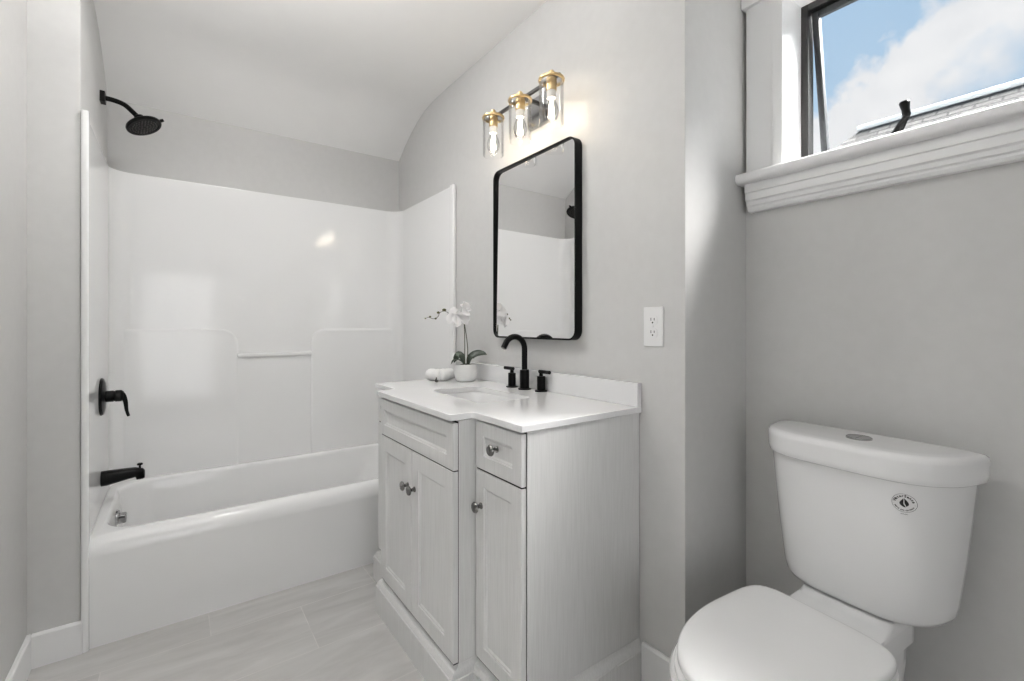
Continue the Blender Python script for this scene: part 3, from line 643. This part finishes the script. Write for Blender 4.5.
wc = thing('rolled_washcloth', 'two small white washcloth rolls tied together beside the orchid pot', 'towel', (-1.965, 1.02, PZo))
def roll(c, d, length, r):
    d = d.normalized(); n_ = 26; loops = []
    for i in range(n_ + 1):
        t = i / n_ * 2 - 1; k = (1 - abs(t) ** 5) ** .4 if abs(t) < 1 else 0
        rr = max(.002, r * (.35 + .65 * k)) * (1 - .10 * math.exp(-(t / .18) ** 2))
        cen = c + d * (t * length / 2); s = d.cross(UP).normalized()
        loops.append([cen + (s * math.cos(2 * PI * j / 28) + UP * math.sin(2 * PI * j / 28) * .92) * (rr * (1 + .03 * math.sin(j * 3 + i))) for j in range(28)])
    return loft(loops)
mk('towel_roll', roll(Vector((-1.990, .990, PZo + .0275)), IM_R * .85 - IM_F * .5, .088, .030), 'towel', wc, 80)
mk('towel_roll', roll(Vector((-1.965, 1.034, PZo + .0285)), IM_R * .55 + IM_F * .8, .090, .031), 'towel', wc, 80)
b = box(-.010, .010, -.004, .004, 0, .010, .002); tube([(-.006, 0, .006), (.004, -.002, .022)], [.005, .002], 8, bm=b)
for v in b.verts: v.co += Vector((-1.927, .966, PZo))
mk('tie', b, 'darkmetal', wc)

# ------------------------------------------------------------------ toilet (built in its own frame: back of the tank at y=0, front towards -y)
to = thing('toilet', 'white two-piece toilet with closed lid in the window alcove', 'toilet', (-.440, 1.522, 0), math.radians(-4.9))
NL = 96
def tank_loop(w, d, b=-.012):
    """flat back, front a squared ellipse so the corners sweep round"""
    pts = [(0, b), (w * .5, b), (w - .012, b), (w - .003, b - .003), (w, b - .014)]
    for k in range(49):
        t = PI * k / 48; c, q = math.cos(t), math.sin(t)
        y = -d * max(0, q) ** .909
        if y > b - .016: continue
        pts.append((w * math.copysign(abs(c) ** .5, c), y))
    pts += [(-w, b - .014), (-w + .003, b - .003), (-w + .012, b), (-w * .5, b)]
    return resample(pts, NL)
tk = [(.434, .135, .13), (.436, .150, .146), (.442, .162, .157), (.455, .170, .164), (.48, .175, .168), (.60, .190, .176), (.70, .200, .181), (.787, .208, .185)]
mk('tank', loft([at_z([(p[0] - .013, p[1]) for p in tank_loop(w + .014, d)], z) for z, w, d in tk]), 'porcelain', to, 50, True)
ld = [(.783, .212, .186), (.783, .219, .196), (.786, .2225, .200), (.800, .225, .203), (.832, .226, .204), (.840, .2245, .202), (.8455, .220, .196), (.848, .211, .185), (.849, .19, .16), (.8494, .12, .10)]
lid = mk('tank_lid', loft([at_z([(p[0] - .008, p[1]) for p in tank_loop(w + .008, d, b=-.002 - max(0, z - .84) * 1.6)], z) for z, w, d in ld]), 'porcelain', to, 50, True)
b = lathe([(.028, .848), (.028, .8525), (.026, .854), (.0245, .8532), (.001, .8532)], 32, (.004, -.102, 0)); box(.003, .005, -.126, -.078, .8532, .8536, bm=b)
bt = mk('flush_button', b, 'satin', lid, 35, True); bt['label'] = 'round chrome dual flush button'
def egg(w, yb, yc, yf, nb=3.2, nf=2.1, n=NL):
    pts = []
    for i in range(n * 2):
        t = 2 * PI * i / (n * 2) + PI / 2; c, s = math.cos(t), math.sin(t); e = nb if s > 0 else nf
        x = w * math.copysign(abs(c) ** (2 / e), c); y = yc + ((yb - yc) if s > 0 else (yc - yf)) * math.copysign(abs(s) ** (2 / e), s); pts.append((x, y))
    return resample(pts, n)
def bowl_loop(w, wb, yf, yc=-.49, yb=-.06, yw=-.30):
    """egg front that narrows into the rear deck"""
    half = []
    for k in range(33):
        t = PI / 2 * k / 32; half.append((w * math.sin(t) ** .95, yc - (yc - yf) * math.cos(t)))
    half += [(w * .985, yc + .07), (w * .90, yc + .13), (wb + (w * .9 - wb) * .45, yw - .015), (wb, yw + .045), (wb, yb)]
    pts = half + [(-x, y) for x, y in half[::-1]]
    pts = [p for i, p in enumerate(pts) if i == 0 or (Vector(p) - Vector(pts[i - 1])).length > 1e-5]
    return resample(pts, NL)
bl = [(0, .105, .092, -.63, -.09), (.01, .108, .094, -.635, -.09), (.08, .100, .090, -.615, -.09), (.17, .105, .092, -.620, -.08), (.25, .126, .096, -.65, -.07), (.31, .153, .098, -.69, -.06), (.36, .172, .100, -.714, -.055), (.388, .179, .101, -.722, -.05), (.399, .179, .101, -.722, -.05), (.405, .174, .099, -.717, -.055)]
mk('bowl', loft([at_z([(p[0] - .010, p[1]) for p in bowl_loop(w, wb, yf, yc=-.45, yb=yb)], z) for z, w, wb, yf, yb in bl]), 'porcelain', to, 50, True)
dk = lambda i, y0: rrect(-.120 + i, .096 - i, y0 + i, -.02 - i, .022, 6)
L = [at_z(resample(dk(0, -.262), 64), .36), at_z(resample(dk(0, -.258), 64), .405), at_z(resample(dk(.003, -.252), 64), .413), at_z(resample(dk(.006, -.175), 64), .421), at_z(resample(dk(.007, -.165), 64), .430), at_z(resample(dk(.011, -.160), 64), .4335)]
mk('tank_deck', loft(L), 'porcelain', to, 40, True)
sl = [(.403, .165), (.404, .171), (.408, .1735), (.418, .1735), (.422, .171), (.423, .165)]
se = mk('seat', loft([at_z([(p[0] - .007, p[1]) for p in egg(w, -.262 - (.1735 - w) * .6, -.43, -.714 + (.1735 - w), nb=5.5)], z) for z, w in sl]), 'plastic', to, 50, True)
ll = [(.427, .160), (.428, .167), (.431, .170), (.440, .170), (.4445, .168), (.4475, .164), (.4495, .155), (.4510, .13), (.4518, .075)]
mk('seat_lid', loft([at_z([(p[0] - .007, p[1] - (p[0] * .04)) for p in egg(w, -.258 - (.170 - w) * .8, -.43, -.712 + (.170 - w), nb=5.5)], z) for z, w in ll]), 'plastic', to, 50, True)
for s in (-1, 1): mk('hinge', box(s * .075 - .018, s * .075 + .018, -.278, -.254, .404, .432, .005, 3), 'plastic', to, 35, True)
# printed round sticker on the tank
def sticker():
    x0, z0, k_ = .121, .735, .78
    def surf(x, z):
        t = (z - .70) / (.787 - .70); w = .200 + .008 * t; d = .181 + .004 * t
        w += .014; return Vector((x, -d * (1 - (abs(x + .013) / w) ** 4) ** .4545 - .0008, z))
    def pt(a, h): return surf(x0 + a * k_, z0 + h * k_)
    b = bmesh.new()
    def strip(r0, r1, n=64):
        A = [[b.verts.new(pt(r * math.cos(2 * PI * k / n), r * math.sin(2 * PI * k / n))) for k in range(n)] for r in (r0, r1)]
        for k in range(n): b.faces.new((A[0][k], A[0][(k + 1) % n], A[1][(k + 1) % n], A[1][k]))
    strip(.0262, .0270)
    def poly(ps): b.faces.new([b.verts.new(pt(*p)) for p in ps])
    # drop emblem: two halves either side of a leaf vein
    def drop(t):   # outline 0..1 from tip round the right side to bottom
        return (.0112 * math.sin(PI * t) ** .9 * (.35 + .9 * t), .0150 - .0270 * t)
    rt = [drop(k / 16) for k in range(17)]
    poly([(-.0008, .0125)] + [(-x - .0004, y) for x, y in rt[1:]] + [(.0040, -.0118), (-.0015, -.003)])
    poly([(.0004, .0145)] + [(x + .0006, y) for x, y in rt[1:15]] + [(.0052, -.0105), (.0010, -.001)])
    def text(s, r, a0, a1, size, flip=False):
        n = len(s)
        for i, ch in enumerate(s):
            if ch == ' ': continue
            cu = bpy.data.curves.new('t', 'FONT'); cu.body = ch; cu.size = size; cu.align_x = 'CENTER'; cu.resolution_u = 3; cu.offset = size * .035
            ob = bpy.data.objects.new('t', cu); C.objects.link(ob); bpy.context.view_layer.update(); me = evaluated(ob)
            a = math.radians(a0 + (a1 - a0) * i / (n - 1)); rot = a - PI / 2 if not flip else a + PI / 2
            cs, sn = math.cos(rot), math.sin(rot); cx_, cz_ = r * math.cos(a), r * math.sin(a)
            vm = [b.verts.new(pt(cx_ + v.co.x * cs - v.co.y * sn, cz_ + v.co.x * sn + v.co.y * cs)) for v in me.vertices]
            for p in me.polygons:
                try: b.faces.new([vm[k] for k in p.vertices])
                except ValueError: pass
            bpy.data.objects.remove(ob); bpy.data.curves.remove(cu); bpy.data.meshes.remove(me)
    text('WaterSense', .0176, 162, 18, .0098)
    text('MEETS EPA CRITERIA', .0232, 208, 332, .0050, True)
    for a in (188, 352): 
        poly([(.0222 * math.cos(math.radians(a)) + .0007 * math.cos(k * PI / 3), .0222 * math.sin(math.radians(a)) + .0007 * math.sin(k * PI / 3)) for k in range(6)])
    # small line of print under the ring
    cu = bpy.data.curves.new('t', 'FONT'); cu.body = 'epa.gov'; cu.size = .005; cu.align_x = 'CENTER'
    ob = bpy.data.objects.new('t', cu); C.objects.link(ob); bpy.context.view_layer.update(); me = evaluated(ob)
    vm = [b.verts.new(pt(v.co.x, -.0335 + v.co.y)) for v in me.vertices]
    for p in me.polygons:
        try: b.faces.new([vm[k] for k in p.vertices])
        except ValueError: pass
    bpy.data.objects.remove(ob); bpy.data.curves.remove(cu); bpy.data.meshes.remove(me)
    o = mk('sticker', b, 'ink', to, 35, True); o['label'] = 'round black printed water-saving emblem with a drop'
sticker()
